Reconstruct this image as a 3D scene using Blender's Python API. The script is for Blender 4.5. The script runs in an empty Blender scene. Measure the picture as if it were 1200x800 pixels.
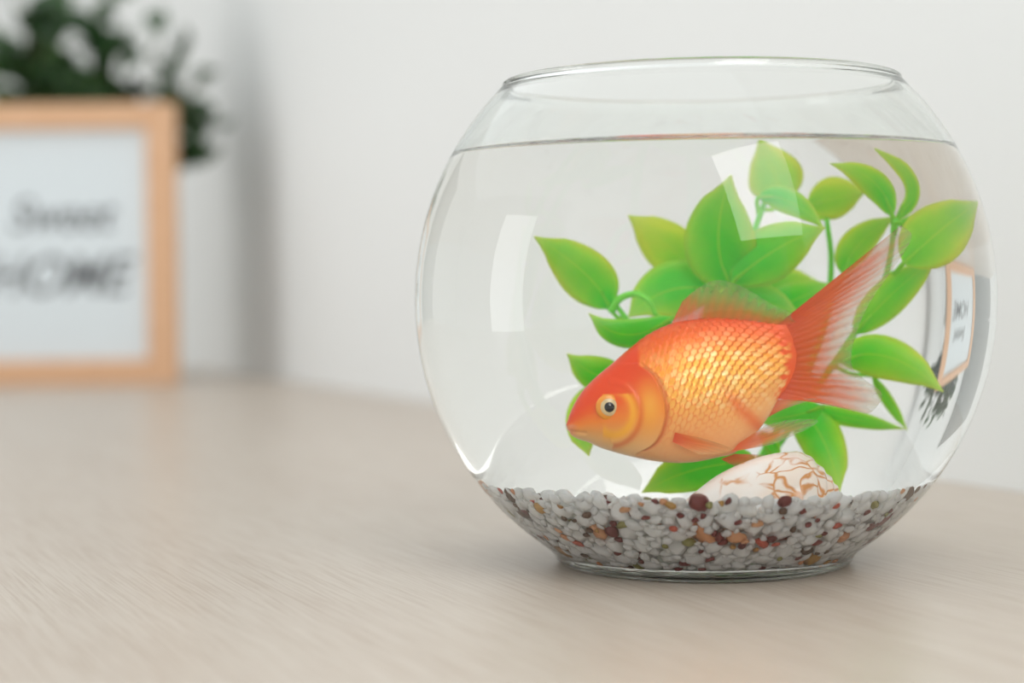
import bpy, bmesh, math, random
import numpy as np
from mathutils import Vector, Matrix

# ------------------------------------------------------------------ camera, world, lights, exposure
scene = bpy.context.scene
COL = scene.collection
PI = math.pi
TURN = Matrix.Rotation(math.atan2(0.9152, 0.4030), 4, 'Z')     # the back wall lies along x; camera and bowl are measured in the camera's own heading

def make_camera():
    pitch, roll = 0.03165, 0.0105
    fwd = Vector((0, math.cos(pitch), -math.sin(pitch)))
    up = Vector((0, math.sin(pitch), math.cos(pitch)))
    right = Vector((1, 0, 0))
    r2 = math.cos(roll) * right - math.sin(roll) * up
    u2 = math.sin(roll) * right + math.cos(roll) * up
    m = Matrix((r2, u2, -fwd)).transposed().to_4x4()
    m.translation = (-0.0663, -0.641, 0.0978)
    cd = bpy.data.cameras.new('camera')
    cd.sensor_width = 36.0
    cd.lens = 2151.0 / 1200.0 * 36.0
    cd.clip_start = 0.01
    cd.clip_end = 50
    cd.dof.use_dof = True
    cd.dof.focus_distance = 0.60
    cd.dof.aperture_fstop = 5.4
    o = bpy.data.objects.new('camera', cd)
    o.matrix_world = TURN @ m
    COL.objects.link(o)
    scene.camera = o
make_camera()

world = bpy.data.worlds.new('world')
scene.world = world
world.use_nodes = True
bg = world.node_tree.nodes['Background']
bg.inputs[0].default_value = (0.955, 0.99, 1.0, 1)
bg.inputs[1].default_value = 1.18

def area_light(name, loc, direction, sx, sy, power, color):
    ld = bpy.data.lights.new(name, 'AREA')
    ld.shape = 'RECTANGLE'
    ld.size, ld.size_y = sx, sy
    ld.energy = power
    ld.color = color
    o = bpy.data.objects.new(name, ld)
    o.matrix_world = TURN @ Matrix.Translation(loc) @ Vector(direction).to_track_quat('-Z', 'Y').to_matrix().to_4x4()
    COL.objects.link(o)
    return o

WN = Vector((-0.9152, -0.4030, 0))          # normal of the back wall, towards the room
WD = Vector((0.4030, -0.9152, 0))           # direction along the back wall
WALL_D = 0.232                              # back wall to bowl axis
WIN_D = 2.85                                # bowl axis to window wall
win_c = Vector((-3.05, -0.26, 0.40))
win_c = win_c - WN * (win_c.dot(WN) - WIN_D)
WIN_W, WIN_H = 1.05, 2.25
area_light('window_daylight', win_c + WN * 0.03, -WN, WIN_W, WIN_H, 15.0, (1.0, 1.0, 0.99))
lamp_p = Vector((0.52, -1.06, 1.01))
area_light('floor_lamp_light', lamp_p, Vector((0, 0, 0.1)) - lamp_p, 0.90, 0.90, 12.0, (1.0, 0.985, 0.96))

vs = scene.view_settings
vs.view_transform = 'Standard'
vs.look = 'None'
vs.exposure = 0.0
vs.gamma = 1.0
vs.use_curve_mapping = False
cy = scene.cycles
cy.max_bounces = 40
cy.transmission_bounces = 30
cy.transparent_max_bounces = 24
cy.diffuse_bounces = 12
cy.glossy_bounces = 6
cy.caustics_reflective = True
cy.caustics_refractive = True
cy.blur_glossy = 0.5
cy.use_denoising = True

# ------------------------------------------------------------------ helpers
def link(o, parent=None):
    COL.objects.link(o)
    if parent is not None:
        o.parent = parent
    return o

def tag(o, label=None, category=None, group=None, kind=None):
    if label: o['label'] = label
    if category: o['category'] = category
    if group: o['group'] = group
    if kind: o['kind'] = kind
    return o

def empty(name, loc=(0, 0, 0), rz=0.0):
    o = bpy.data.objects.new(name, None)
    o.empty_display_size = 0.02
    o.location = loc
    o.rotation_euler = (0, 0, rz)
    return link(o)

def mesh_obj(name, verts, faces, mat, parent=None, smooth=True):
    me = bpy.data.meshes.new(name)
    me.from_pydata([tuple(v) for v in verts], [], [tuple(int(i) for i in f) for f in faces])
    me.update()
    if smooth:
        me.polygons.foreach_set('use_smooth', [True] * len(me.polygons))
    if mat is not None:
        me.materials.append(mat)
    o = bpy.data.objects.new(name, me)
    return link(o, parent)

def box_bm(bm, c, s, bevel=0.0, rot=None):
    r = bmesh.ops.create_cube(bm, size=1.0)
    vs_ = r['verts']
    bmesh.ops.scale(bm, vec=s, verts=vs_)
    if bevel:
        es = list({e for v in vs_ for e in v.link_edges})
        b = bmesh.ops.bevel(bm, geom=es, offset=bevel, segments=2, affect='EDGES', profile=0.6)
        vs_ = list({v for f in b['faces'] for v in f.verts} | {v for v in vs_ if v.is_valid})
    if rot is not None:
        bmesh.ops.rotate(bm, cent=(0, 0, 0), matrix=rot, verts=vs_)
    bmesh.ops.translate(bm, vec=c, verts=vs_)

def bm_obj(name, bm, mat, parent=None, smooth=False):
    me = bpy.data.meshes.new(name)
    bm.normal_update()
    bm.to_mesh(me)
    bm.free()
    if smooth:
        me.polygons.foreach_set('use_smooth', [True] * len(me.polygons))
    me.materials.append(mat)
    return link(bpy.data.objects.new(name, me), parent)

def box(name, c, s, mat, parent=None, bevel=0.0):
    bm = bmesh.new()
    box_bm(bm, c, s, bevel)
    return bm_obj(name, bm, mat, parent)

def lathe(profile, seg=128, close=True):
    """profile: list of (r, z); r == 0 makes a pole"""
    verts, rings = [], []
    for r, z in profile:
        if r < 1e-7:
            rings.append([len(verts)])
            verts.append((0, 0, z))
        else:
            rings.append(list(range(len(verts), len(verts) + seg)))
            verts += [(r * math.cos(2 * PI * k / seg), r * math.sin(2 * PI * k / seg), z) for k in range(seg)]
    faces = []
    for a, b in zip(rings[:-1], rings[1:]):
        for k in range(seg):
            k2 = (k + 1) % seg
            if len(a) == 1 and len(b) == 1:
                continue
            if len(a) == 1:
                faces.append((a[0], b[k2], b[k]))
            elif len(b) == 1:
                faces.append((a[k], a[k2], b[0]))
            else:
                faces.append((a[k], a[k2], b[k2], b[k]))
    return verts, faces

def tube_geo(pts, radii, seg=8):
    pts = [Vector(p) for p in pts]
    verts, faces = [], []
    ref = Vector((0.31, 0.89, 0.33)).normalized()
    for i, p in enumerate(pts):
        t = (pts[min(i + 1, len(pts) - 1)] - pts[max(i - 1, 0)]).normalized()
        a = t.cross(ref)
        if a.length < 1e-4:
            a = t.cross(Vector((1, 0, 0)))
        a.normalize()
        b = t.cross(a)
        r = radii[i] if hasattr(radii, '__len__') else radii
        for k in range(seg):
            an = 2 * PI * k / seg
            verts.append(p + r * (math.cos(an) * a + math.sin(an) * b))
    for i in range(len(pts) - 1):
        for k in range(seg):
            k2 = (k + 1) % seg
            faces.append((i * seg + k, i * seg + k2, (i + 1) * seg + k2, (i + 1) * seg + k))
    faces.append(tuple(range(seg - 1, -1, -1)))
    n0 = (len(pts) - 1) * seg
    faces.append(tuple(n0 + k for k in range(seg)))
    return verts, faces

def spline(pts, n):
    """Catmull-Rom through pts, n samples"""
    P = [np.array(p, float) for p in pts]
    P = [2 * P[0] - P[1]] + P + [2 * P[-1] - P[-2]]
    m = len(P) - 3
    out = []
    for i in range(n):
        s = i / (n - 1) * m
        k = min(int(s), m - 1)
        t = s - k
        a, b, c, d = P[k:k + 4]
        out.append(0.5 * (2 * b + (c - a) * t + (2 * a - 5 * b + 4 * c - d) * t * t + (3 * b - a - 3 * c + d) * t ** 3))
    return np.array(out)

def resample(pts, n):
    p = spline(pts, 24 * len(pts)) if len(pts) > 2 else np.array(pts, float)
    d = np.r_[0, np.cumsum(np.linalg.norm(np.diff(p, axis=0), axis=1))]
    s = np.linspace(0, d[-1], n)
    return np.stack([np.interp(s, d, p[:, k]) for k in range(p.shape[1])], 1)

# ------------------------------------------------------------------ materials
def srgb(r, g, b):
    f = lambda c: c / 12.92 if c <= 0.04045 else ((c + 0.055) / 1.055) ** 2.4
    return (f(r / 255), f(g / 255), f(b / 255), 1)

class NT:
    def __init__(self, name):
        self.m = bpy.data.materials.new(name)
        self.m.use_nodes = True
        self.t = self.m.node_tree
        self.p = self.t.nodes.get('Principled BSDF')
        self.out = self.t.nodes.get('Material Output')
    def n(self, typ, **kw):
        nd = self.t.nodes.new(typ)
        for k, v in kw.items():
            setattr(nd, k, v)
        return nd
    def l(self, a, b):
        self.t.links.new(a, b)
    def set(self, **kw):
        for k, v in kw.items():
            self.p.inputs[k.replace('_', ' ')].default_value = v
    def ramp(self, fac, stops):
        r = self.n('ShaderNodeValToRGB')
        e = r.color_ramp.elements
        while len(e) < len(stops):
            e.new(0.5)
        for el, (pos, c) in zip(e, stops):
            el.position = pos
            el.color = c
        self.l(fac, r.inputs[0])
        return r.outputs[0]
    def mix(self, fac, a, b, blend='MIX'):
        x = self.n('ShaderNodeMix', data_type='RGBA', blend_type=blend)
        for sock, v in ((x.inputs[0], fac), (x.inputs[6], a), (x.inputs[7], b)):
            if isinstance(v, (int, float, tuple)):
                sock.default_value = v
            else:
                self.l(v, sock)
        return x.outputs[2]
    def math(self, op, a, b=None, clamp=False):
        x = self.n('ShaderNodeMath', operation=op, use_clamp=clamp)
        for sock, v in ((x.inputs[0], a), (x.inputs[1], b)):
            if v is None: continue
            if isinstance(v, (int, float)):
                sock.default_value = v
            else:
                self.l(v, sock)
        return x.outputs[0]
    def noise(self, scale, vec=None, detail=3, rough=0.5, dist=0.0):
        x = self.n('ShaderNodeTexNoise')
        x.inputs['Scale'].default_value = scale
        x.inputs['Detail'].default_value = detail
        x.inputs['Roughness'].default_value = rough
        x.inputs['Distortion'].default_value = dist
        if vec is not None:
            self.l(vec, x.inputs['Vector'])
        return x.outputs['Fac']
    def coord(self, which='Object'):
        return self.n('ShaderNodeTexCoord').outputs[which]
    def mapping(self, vec, scale=(1, 1, 1), rot=(0, 0, 0)):
        x = self.n('ShaderNodeMapping')
        x.inputs['Scale'].default_value = scale
        x.inputs['Rotation'].default_value = rot
        self.l(vec, x.inputs['Vector'])
        return x.outputs[0]
    def bump(self, h, strength, dist):
        x = self.n('ShaderNodeBump')
        x.inputs['Strength'].default_value = strength
        x.inputs['Distance'].default_value = dist
        self.l(h, x.inputs['Height'])
        self.l(x.outputs[0], self.p.inputs['Normal'])

def plain(name, col, rough=0.5, **kw):
    t = NT(name)
    t.set(Base_Color=col, Roughness=rough, **kw)
    v = t.noise(60.0, t.coord(), 3)
    t.l(t.mix(0.06, col, t.ramp(v, [(0.3, (0.75 * col[0], 0.75 * col[1], 0.75 * col[2], 1)), (0.7, col)])), t.p.inputs['Base Color'])
    return t.m

def mat_wall():
    t = NT('white_paint')
    c = t.coord()
    v = t.noise(2.0, c, 2)
    t.l(t.ramp(v, [(0.3, srgb(231, 232, 231)), (0.7, srgb(234, 235, 234))]), t.p.inputs['Base Color'])
    t.set(Roughness=0.8)
    t.bump(t.noise(400.0, c, 2), 0.05, 0.0005)
    return t.m

def mat_table():
    t = NT('pale_oak_laminate')
    c = t.coord()
    big = t.noise(2.0, t.mapping(c, (1.0, 8.0, 1.0)), 4, 0.55, 0.8)
    mid = t.noise(6.0, t.mapping(c, (1.0, 28.0, 1.0)), 5, 0.6, 0.5)
    fine = t.noise(20.0, t.mapping(c, (1.0, 42.0, 1.0)), 4, 0.65, 0.2)
    c1 = t.ramp(big, [(0.25, srgb(176, 160, 145)), (0.5, srgb(189, 176, 161)), (0.78, srgb(199, 189, 175))])
    c2 = t.ramp(mid, [(0.3, srgb(173, 155, 139)), (0.6, srgb(196, 183, 170))])
    c3 = t.ramp(fine, [(0.36, srgb(166, 148, 132)), (0.56, srgb(199, 189, 177))])
    col = t.mix(0.42, c1, c2)
    col = t.mix(0.5, col, c3)
    t.l(col, t.p.inputs['Base Color'])
    t.set(Roughness=0.34)
    t.p.inputs['Specular IOR Level'].default_value = 0.5
    t.bump(fine, 0.06, 0.0004)
    return t.m

def mat_wood(name, a, b):
    t = NT(name)
    v = t.noise(30.0, t.mapping(t.coord(), (1.0, 1.0, 8.0)), 4)
    t.l(t.ramp(v, [(0.3, a), (0.7, b)]), t.p.inputs['Base Color'])
    t.set(Roughness=0.5)
    return t.m

def mat_glass(name, ior, col):
    t = NT(name)
    g = t.n('ShaderNodeBsdfGlass')
    g.inputs['Color'].default_value = col
    g.inputs['Roughness'].default_value = 0.0
    g.inputs['IOR'].default_value = ior
    t.l(g.outputs[0], t.out.inputs[0])
    return t.m

def mat_pebble(name, a, b, rough=0.35, sss=0.0):
    t = NT(name)
    oi = t.n('ShaderNodeObjectInfo')
    c = t.coord()
    v = t.noise(500.0, c, 3)
    base = t.mix(oi.outputs['Random'], a, b)
    t.l(t.mix(t.math('MULTIPLY', v, 0.35), base, b), t.p.inputs['Base Color'])
    t.set(Roughness=rough)
    if sss:
        t.set(Subsurface_Weight=sss, Subsurface_Scale=0.006, Subsurface_Radius=(1.0, 1.0, 0.95))
    return t.m

def mat_leaf(name, a, b, tip, rough=0.42, trans=0.3):
    """leaf: deep colour a, light colour b chosen by the object's colour, lighter towards the margin"""
    t = NT(name)
    oi = t.n('ShaderNodeObjectInfo')
    sep = t.n('ShaderNodeSeparateColor')
    t.l(oi.outputs['Color'], sep.inputs[0])
    uv = t.n('ShaderNodeUVMap').outputs[0]
    s = t.n('ShaderNodeSeparateXYZ')
    t.l(uv, s.inputs[0])
    edge = t.math('ABSOLUTE', t.math('SUBTRACT', s.outputs[0], 0.5))       # 0 midrib, .5 margin
    e2 = t.math('MULTIPLY', t.math('POWER', t.math('MULTIPLY', edge, 2.0), 2.6), 0.75)
    n1 = t.noise(70.0, t.coord(), 3)
    along = t.math('MULTIPLY', s.outputs[1], 0.35)
    fac = t.math('ADD', t.math('ADD', e2, along), t.math('MULTIPLY', t.math('SUBTRACT', n1, 0.5), 1.1))
    fac = t.math('ADD', fac, t.math('SUBTRACT', 0.55, sep.outputs[0]), True)
    col = t.mix(fac, a, b)
    col = t.mix(t.math('POWER', s.outputs[1], 6.0), col, tip)
    vein = t.math('LESS_THAN', edge, 0.018)
    col = t.mix(t.math('MULTIPLY', vein, 0.35), col, b)
    t.l(col, t.p.inputs['Base Color'])
    t.set(Roughness=rough)
    tr = t.n('ShaderNodeBsdfTranslucent')
    t.l(col, tr.inputs['Color'])
    mx = t.n('ShaderNodeMixShader')
    mx.inputs[0].default_value = trans
    t.l(t.p.outputs[0], mx.inputs[1])
    t.l(tr.outputs[0], mx.inputs[2])
    t.l(mx.outputs[0], t.out.inputs[0])
    return t.m

def mat_fin(name, base, mid, tip, clear0, clear1, fade0, fade1, rays=26.0, lead=0.0):
    """fin membrane: v runs from root (0) to margin (1), rays run along v"""
    t = NT(name)
    uv = t.n('ShaderNodeUVMap').outputs[0]
    s = t.n('ShaderNodeSeparateXYZ')
    t.l(uv, s.inputs[0])
    u, v = s.outputs[0], s.outputs[1]
    wob = t.noise(5.0, uv, 2)
    w = t.math('SINE', t.math('MULTIPLY', t.math('ADD', u, t.math('MULTIPLY', wob, 0.03)), rays * 2 * PI))
    ray = t.math('ADD', t.math('MULTIPLY', w, 0.5), 0.5)
    blot = t.math('MULTIPLY', t.math('SUBTRACT', t.noise(3.0, uv, 3), 0.5), 0.22)
    vv = t.math('ADD', t.math('ADD', v, blot), t.math('MULTIPLY', t.math('SUBTRACT', 0.5, ray), 0.05))
    if lead:                                  # the leading edge stays coloured to its tip
        vv = t.math('SUBTRACT', vv, t.math('MULTIPLY', t.math('MAXIMUM', t.math('SUBTRACT', 0.22, u), 0.0), lead))
    col = t.ramp(vv, [(0.0, base), (fade0, mid), (fade1, tip)])
    mr = t.n('ShaderNodeMapRange')
    t.l(vv, mr.inputs[0])
    mr.inputs[1].default_value = fade0 * 0.7
    mr.inputs[2].default_value = fade1
    mr.inputs[3].default_value = clear0
    mr.inputs[4].default_value = clear1
    mr.clamp = True
    clear = t.math('SUBTRACT', mr.outputs[0], t.math('MULTIPLY', ray, 0.08), True)
    df = t.p
    t.l(col, df.inputs['Base Color'])
    t.set(Roughness=0.4)
    tl = t.n('ShaderNodeBsdfTranslucent')
    t.l(col, tl.inputs['Color'])
    m1 = t.n('ShaderNodeMixShader')
    m1.inputs[0].default_value = 0.4
    t.l(df.outputs[0], m1.inputs[1])
    t.l(tl.outputs[0], m1.inputs[2])
    tp = t.n('ShaderNodeBsdfTransparent')
    m2 = t.n('ShaderNodeMixShader')
    t.l(clear, m2.inputs[0])
    t.l(m1.outputs[0], m2.inputs[1])
    t.l(tp.outputs[0], m2.inputs[2])
    t.l(m2.outputs[0], t.out.inputs[0])
    t.bump(w, 0.15, 0.0003)
    return t.m

M = {}
M['wall'] = mat_wall()
M['table'] = mat_table()
M['floor'] = mat_wood('grey_floor', srgb(190, 182, 172), srgb(204, 196, 186))
M['frame_wood'] = mat_wood('pale_beech', srgb(206, 160, 122), srgb(220, 178, 142))
M['white_metal'] = plain('white_lacquer', srgb(225, 225, 222), 0.4)
M['paper'] = plain('white_paper', srgb(214, 222, 226), 0.6)
M['ink'] = plain('grey_ink', srgb(92, 94, 96), 0.7)
M['backing'] = plain('brown_board', srgb(150, 120, 90), 0.8)
M['pot'] = plain('white_ceramic', srgb(205, 205, 200), 0.3)
M['soil'] = plain('dark_soil', srgb(60, 45, 35), 0.9)
M['glass'] = mat_glass('clear_glass', 1.45, (0.985, 0.992, 0.985, 1))
M['water'] = mat_glass('clear_water', 1.333, (0.995, 0.998, 0.994, 1))
M['wet_glass'] = mat_glass('water_against_glass', 1.333 / 1.45, (1, 1, 1, 1))

# ------------------------------------------------------------------ setting
ROOM = math.atan2(WD.y, WD.x)          # local x runs along the back wall, local y away from the room

def room_obj(name, c, s, mat, bevel=0.0, kind='structure'):
    """box given in wall coordinates: c = (along the wall, out from bowl axis towards the wall, z)"""
    o = box(name, c, s, mat, None, bevel)
    o.rotation_euler = (0, 0, ROOM)
    if kind: o['kind'] = kind
    return o
# +y of the rotated frame must point at the wall
YSIGN = 1.0 if (Matrix.Rotation(ROOM, 3, 'Z') @ Vector((0, 1, 0))).dot(WN) < 0 else -1.0
room_obj('wall_back', (0, YSIGN * (WALL_D + 0.05), 0.55), (9.0, 0.10, 2.6), M['wall'])
room_obj('floor', (0, -YSIGN * 1.31, -0.78), (9.0, 3.2, 0.06), M['floor'])

# window wall opposite, with an opening for the tall window
wc = Matrix.Rotation(-ROOM, 3, 'Z') @ win_c
yw = -YSIGN * (WIN_D + 0.05)
z0, z1 = win_c.z - WIN_H / 2, win_c.z + WIN_H / 2
bm = bmesh.new()
xl, xr = wc.x - WIN_W / 2, wc.x + WIN_W / 2
XR = 0.2                               # the room is open beyond this end of the window wall
box_bm(bm, ((-4.5 + xl) / 2, yw, 0.55), (4.5 + xl, 0.10, 2.6))
box_bm(bm, ((XR + xr) / 2, yw, 0.55), (XR - xr, 0.10, 2.6))
box_bm(bm, (wc.x, yw, (z1 + 1.85) / 2), (WIN_W, 0.10, 1.85 - z1))
box_bm(bm, (wc.x, yw, (z0 - 0.75) / 2), (WIN_W, 0.10, z0 + 0.75))
o = bm_obj('wall_left', bm, M['wall'])
o.rotation_euler = (0, 0, ROOM)
o['kind'] = 'structure'
bm = bmesh.new()
fw = 0.05
for sx in (-1, 1):
    box_bm(bm, (wc.x + sx * (WIN_W / 2 - fw / 2), yw, win_c.z), (fw, 0.06, WIN_H), 0.004)
for zz in (z0 + fw / 2, z1 - fw / 2):
    box_bm(bm, (wc.x, yw, zz), (WIN_W - 2 * fw, 0.06, fw), 0.004)
o = bm_obj('window_1', bm, M['white_metal'])
o.rotation_euler = (0, 0, ROOM)
o['kind'] = 'structure'

# end wall with a grey door, far along the table
XE = -3.3
room_obj('wall_end', (XE - 0.05, -YSIGN * 1.309, 0.55), (0.10, 3.08, 2.6), M['wall'])
M['door'] = plain('grey_door_paint', srgb(128, 130, 128), 0.5)
dr = room_obj('door_1', (XE + 0.02, -YSIGN * 0.80, 0.26), (0.04, 0.86, 2.02), M['door'], 0.003)
o = box('door_handle', (XE + 0.07, -YSIGN * 1.15, 0.27), (0.05, 0.11, 0.02), M['white_metal'], dr, 0.003)
for zz, hh in ((-0.22, 0.78), (0.74, 0.80)):
    box('door_panel', (XE + 0.042, -YSIGN * 0.80, zz), (0.012, 0.60, hh), M['door'], dr, 0.004)

# table: long top pushed up against the wall
tb = empty('table', (0, 0, -0.75), ROOM)
tag(tb, 'pale oak laminate table pushed against the white wall, under the fishbowl', 'table')
TL0, TL1, TY0, TY1 = -1.66, 1.5, -0.62, WALL_D
o = box('table_top', ((TL0 + TL1) / 2, YSIGN * (TY0 + TY1) / 2, 0.75 - 0.014), (TL1 - TL0, TY1 - TY0, 0.028), M['table'], tb, 0.002)
for x in (TL0 + 0.08, TL1 - 0.08):
    for y in (TY0 + 0.06, TY1 - 0.06):
        box('leg', (x, YSIGN * y, 0.361), (0.05, 0.05, 0.722), M['white_metal'], tb, 0.003)

# ------------------------------------------------------------------ fishbowl and water
CZ, RA, RB = 0.0915, 0.1000, 0.1025
RIM_Z, WATER_Z = 0.1672, 0.1420
def ell(z, t):                       # radius of the wall at height z, inset by t
    q = 1 - ((z - CZ) / (RB - t)) ** 2
    return (RA - t) * math.sqrt(max(q, 0))
T = 0.0019
prof = [(0, 0.0012), (0.030, 0.0010), (0.0440, 0.0004), (0.0480, 0.0), (0.0502, 0.0004), (0.0518, 0.0018), (0.0528, 0.0040)]
for k in range(60):
    z = 0.0065 + (RIM_Z - 0.0012 - 0.0065) * k / 59
    prof.append((ell(z, 0), z))
r_o, r_i = ell(RIM_Z - 0.0012, 0), ell(RIM_Z - 0.0012, T)
rc, rr = (r_o + r_i) / 2, (r_o - r_i) / 2 + 0.0003
for k in range(1, 9):
    a = PI * k / 9
    prof.append((rc + rr * math.cos(a), RIM_Z - 0.0012 + rr * math.sin(a)))
for k in range(24):                  # dry inner face; below the water line the water itself closes the glass
    z = RIM_Z - 0.0012 - (RIM_Z - 0.0012 - WATER_Z) * k / 23
    prof.append((ell(z, T), z))
v, f = lathe(prof, 160)
bowl = mesh_obj('fishbowl', v, f, M['glass'])
tag(bowl, 'round clear glass fishbowl with a flat base standing on the table', 'fishbowl')

r0 = ell(0.0085, T)
wp = [(0, 0.0036), (0.030, 0.0036), (r0 - 0.0075, 0.0040), (r0 - 0.0035, 0.0054), (r0 - 0.0012, 0.0070)]
for k in range(60):
    z = 0.0085 + (WATER_Z - 0.0085) * k / 59
    wp.append((ell(z, T), z))
nside = len(wp) - 1
rw = ell(WATER_Z, T)
MEN = 0.0021                          # the water creeps this far up the glass
for d in (0.0003, 0.0008, 0.0015, 0.0024, 0.0036, 0.0052, 0.0075, 0.0110):
    wp.append((rw - d, WATER_Z - MEN * (1 - math.exp(-d / 0.0017))))
wp += [(rw * 0.6, WATER_Z - MEN), (rw * 0.3, WATER_Z - MEN), (0, WATER_Z - MEN)]
v, f = lathe(wp, 160)
water = mesh_obj('water', v, f, M['water'])
water.data.materials.append(M['wet_glass'])
water.data.polygons.foreach_set('material_index', [1 if i < nside * 160 else 0 for i in range(len(f))])
tag(water, 'clear still water filling the glass fishbowl to below its rim', 'water', kind='stuff')

# ------------------------------------------------------------------ gravel
rng = random.Random(7)
nrg = np.random.default_rng(7)
def pebble_mesh(i):
    bm = bmesh.new()
    bmesh.ops.create_icosphere(bm, subdivisions=2, radius=1.0)
    ax = Vector((nrg.uniform(1.1, 1.6), nrg.uniform(0.9, 1.15), nrg.uniform(0.8, 1.0)))
    cuts = [(Vector(nrg.normal(size=3)).normalized(), nrg.uniform(0.42, 0.78)) for _ in range(7)]
    for vv in bm.verts:
        c = vv.co.copy()
        for nrm, d in cuts:
            ex = c.dot(nrm) - d
            if ex > 0:
                c -= nrm * ex * 0.9
        vv.co = Vector((c.x * ax.x, c.y * ax.y, c.z * ax.z))
    me = bpy.data.meshes.new('pebble')
    bm.to_mesh(me)
    bm.free()
    me.polygons.foreach_set('use_smooth', [True] * len(me.polygons))
    return me
NV = 9
pm = [pebble_mesh(i) for i in range(NV)]
pv = []
for me in pm:
    a = np.empty(len(me.vertices) * 3, np.float32)
    me.vertices.foreach_get('co', a)
    b = np.array([p.vertices[:] for p in me.polygons])
    pv.append((a.reshape(-1, 3), b))
KINDS = {   # name: (dark, light, share, adjective)
    'white': (srgb(246, 247, 244), srgb(252, 252, 250), 0.0),
    'maroon': (srgb(96, 30, 30), srgb(132, 46, 42), 0.42),
    'red': (srgb(186, 68, 50), srgb(206, 96, 72), 0.08),
    'orange': (srgb(214, 138, 92), srgb(226, 166, 120), 0.17),
    'ochre': (srgb(178, 120, 52), srgb(206, 160, 84), 0.09),
    'olive': (srgb(132, 128, 66), srgb(168, 162, 98), 0.08),
    'brown': (srgb(82, 56, 40), srgb(112, 80, 58), 0.16)}
pmat = {k: mat_pebble('pebble_' + k, v_[0], v_[1], 0.35, 1.0 if k == 'white' else 0.0) for k, v_ in KINDS.items()}
def pick_kind(p):
    if rng.random() > p:
        return 'white'
    u, s = rng.random(), 0
    for k, v_ in KINDS.items():
        s += v_[2]
        if u < s:
            return k
    return 'white'
GT = 0.0300                                  # gravel level at the glass
def top_z(x, y):
    q = math.hypot(x, y) / 0.078
    h = GT + 0.0022 * (1 - q * q) + 0.0016 * math.sin(55 * x + 1.0) * math.cos(48 * y)
    h += 0.0060 * math.exp(-((x - 0.045) ** 2 + (y - 0.030) ** 2) / (2 * 0.013 ** 2))
    return h
peb = []                                     # (pos, r, kind, layer)
def inner_r(z, inset):
    if z < 0.0062 + inset: return -1
    return ell(z, T + 0.0002 + inset)
cells = {}
def far_enough(p, r, fac):
    k = tuple(int(math.floor(c / 0.007)) for c in p)
    for dx in (-1, 0, 1):
        for dy in (-1, 0, 1):
            for dz in (-1, 0, 1):
                for q, rq in cells.get((k[0] + dx, k[1] + dy, k[2] + dz), ()):
                    if (p[0] - q[0]) ** 2 + (p[1] - q[1]) ** 2 + (p[2] - q[2]) ** 2 < (fac * (r + rq)) ** 2:
                        return False
    cells.setdefault(k, []).append((p, r))
    return True
def try_wall(n, rmin, rmax, fac, pcol):
    for _ in range(n):
        a = rng.uniform(0, 2 * PI)
        r = rng.uniform(rmin, rmax)
        z = rng.uniform(0.0044 + 1.2 * r, GT + 0.001)
        rad = ell(z, T + 0.0002) - 1.06 * r
        # keep clear of the wall along its normal
        nz = abs(z - CZ) / RB
        rad -= r * (1 / math.sqrt(max(1 - nz * nz, 0.2)) - 1) * 0.9
        p = (rad * math.cos(a), rad * math.sin(a), z)
        if far_enough(p, r, fac):
            peb.append((p, r, pick_kind(pcol), 0))
def try_top(n, rmin, rmax, fac, pcol, drop):
    for _ in range(n):
        r = rng.uniform(rmin, rmax)
        a, q = rng.uniform(0, 2 * PI), math.sqrt(rng.random())
        rad = q * (ell(GT, T) - 1.5 * r)
        x, y = rad * math.cos(a), rad * math.sin(a)
        z = top_z(x, y) - drop + rng.uniform(-0.001, 0.001)
        if math.hypot(x, y) > ell(z, T) - 1.5 * r: continue
        if far_enough((x, y, z), r, fac):
            peb.append(((x, y, z), r, pick_kind(pcol), 1))
try_wall(3000, 0.0034, 0.0044, 0.85, 0.12)
try_wall(9000, 0.0022, 0.0034, 0.78, 0.15)
try_wall(14000, 0.0014, 0.0022, 0.78, 0.20)
try_wall(9000, 0.0011, 0.0014, 0.80, 0.30)
try_top(9000, 0.0022, 0.0034, 0.78, 0.10, 0.0)
try_top(9000, 0.0015, 0.0022, 0.80, 0.12, 0.0)
try_top(9000, 0.0022, 0.0034, 0.78, 0.10, 0.0035)
n_surface = len(peb)
for _ in range(9000):                        # a second layer behind the ones against the glass
    r = rng.uniform(0.0026, 0.0036)
    z = rng.uniform(0.0044 + 1.25 * r, GT - 0.002)
    rad = ell(z, T) - rng.uniform(2.9, 3.8) * r - 0.001
    a = rng.uniform(0, 2 * PI)
    p = (rad * math.cos(a), rad * math.sin(a), z)
    if far_enough(p, r, 0.72):
        peb.append((p, r, pick_kind(0.10), 2))
# the ones that show largest: against the front of the glass
def shown(e):
    p, r, k, layer = e
    front = -(p[1] + 0.10 * p[0]) / 0.075
    return r * (1.0 if layer == 0 else (0.6 if layer == 1 else 0.0)) * max(front + 0.15, 0.0) * (1.5 if k != 'white' else 1.0)
order = sorted(range(len(peb)), key=lambda i: -shown(peb[i]))
single = set(order[:300])
COLOUR = {'white': 'white quartz', 'maroon': 'dark maroon', 'red': 'brick red', 'orange': 'pale orange', 'ochre': 'ochre yellow', 'olive': 'olive green', 'brown': 'dark brown'}
def pebble_label(p, r, k, layer):
    size = 'large' if r > 0.0032 else ('medium-sized' if r > 0.0021 else 'tiny')
    where = 'lying on top of the gravel' if layer == 1 else ('near the top of the gravel, against the glass' if p[2] > 0.0235 else
             ('halfway down the gravel, against the glass' if p[2] > 0.0145 else 'low in the gravel, just above the bowl base'))
    return '%s %s pebble %s' % (size, COLOUR[k], where)
variants = {}
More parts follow.
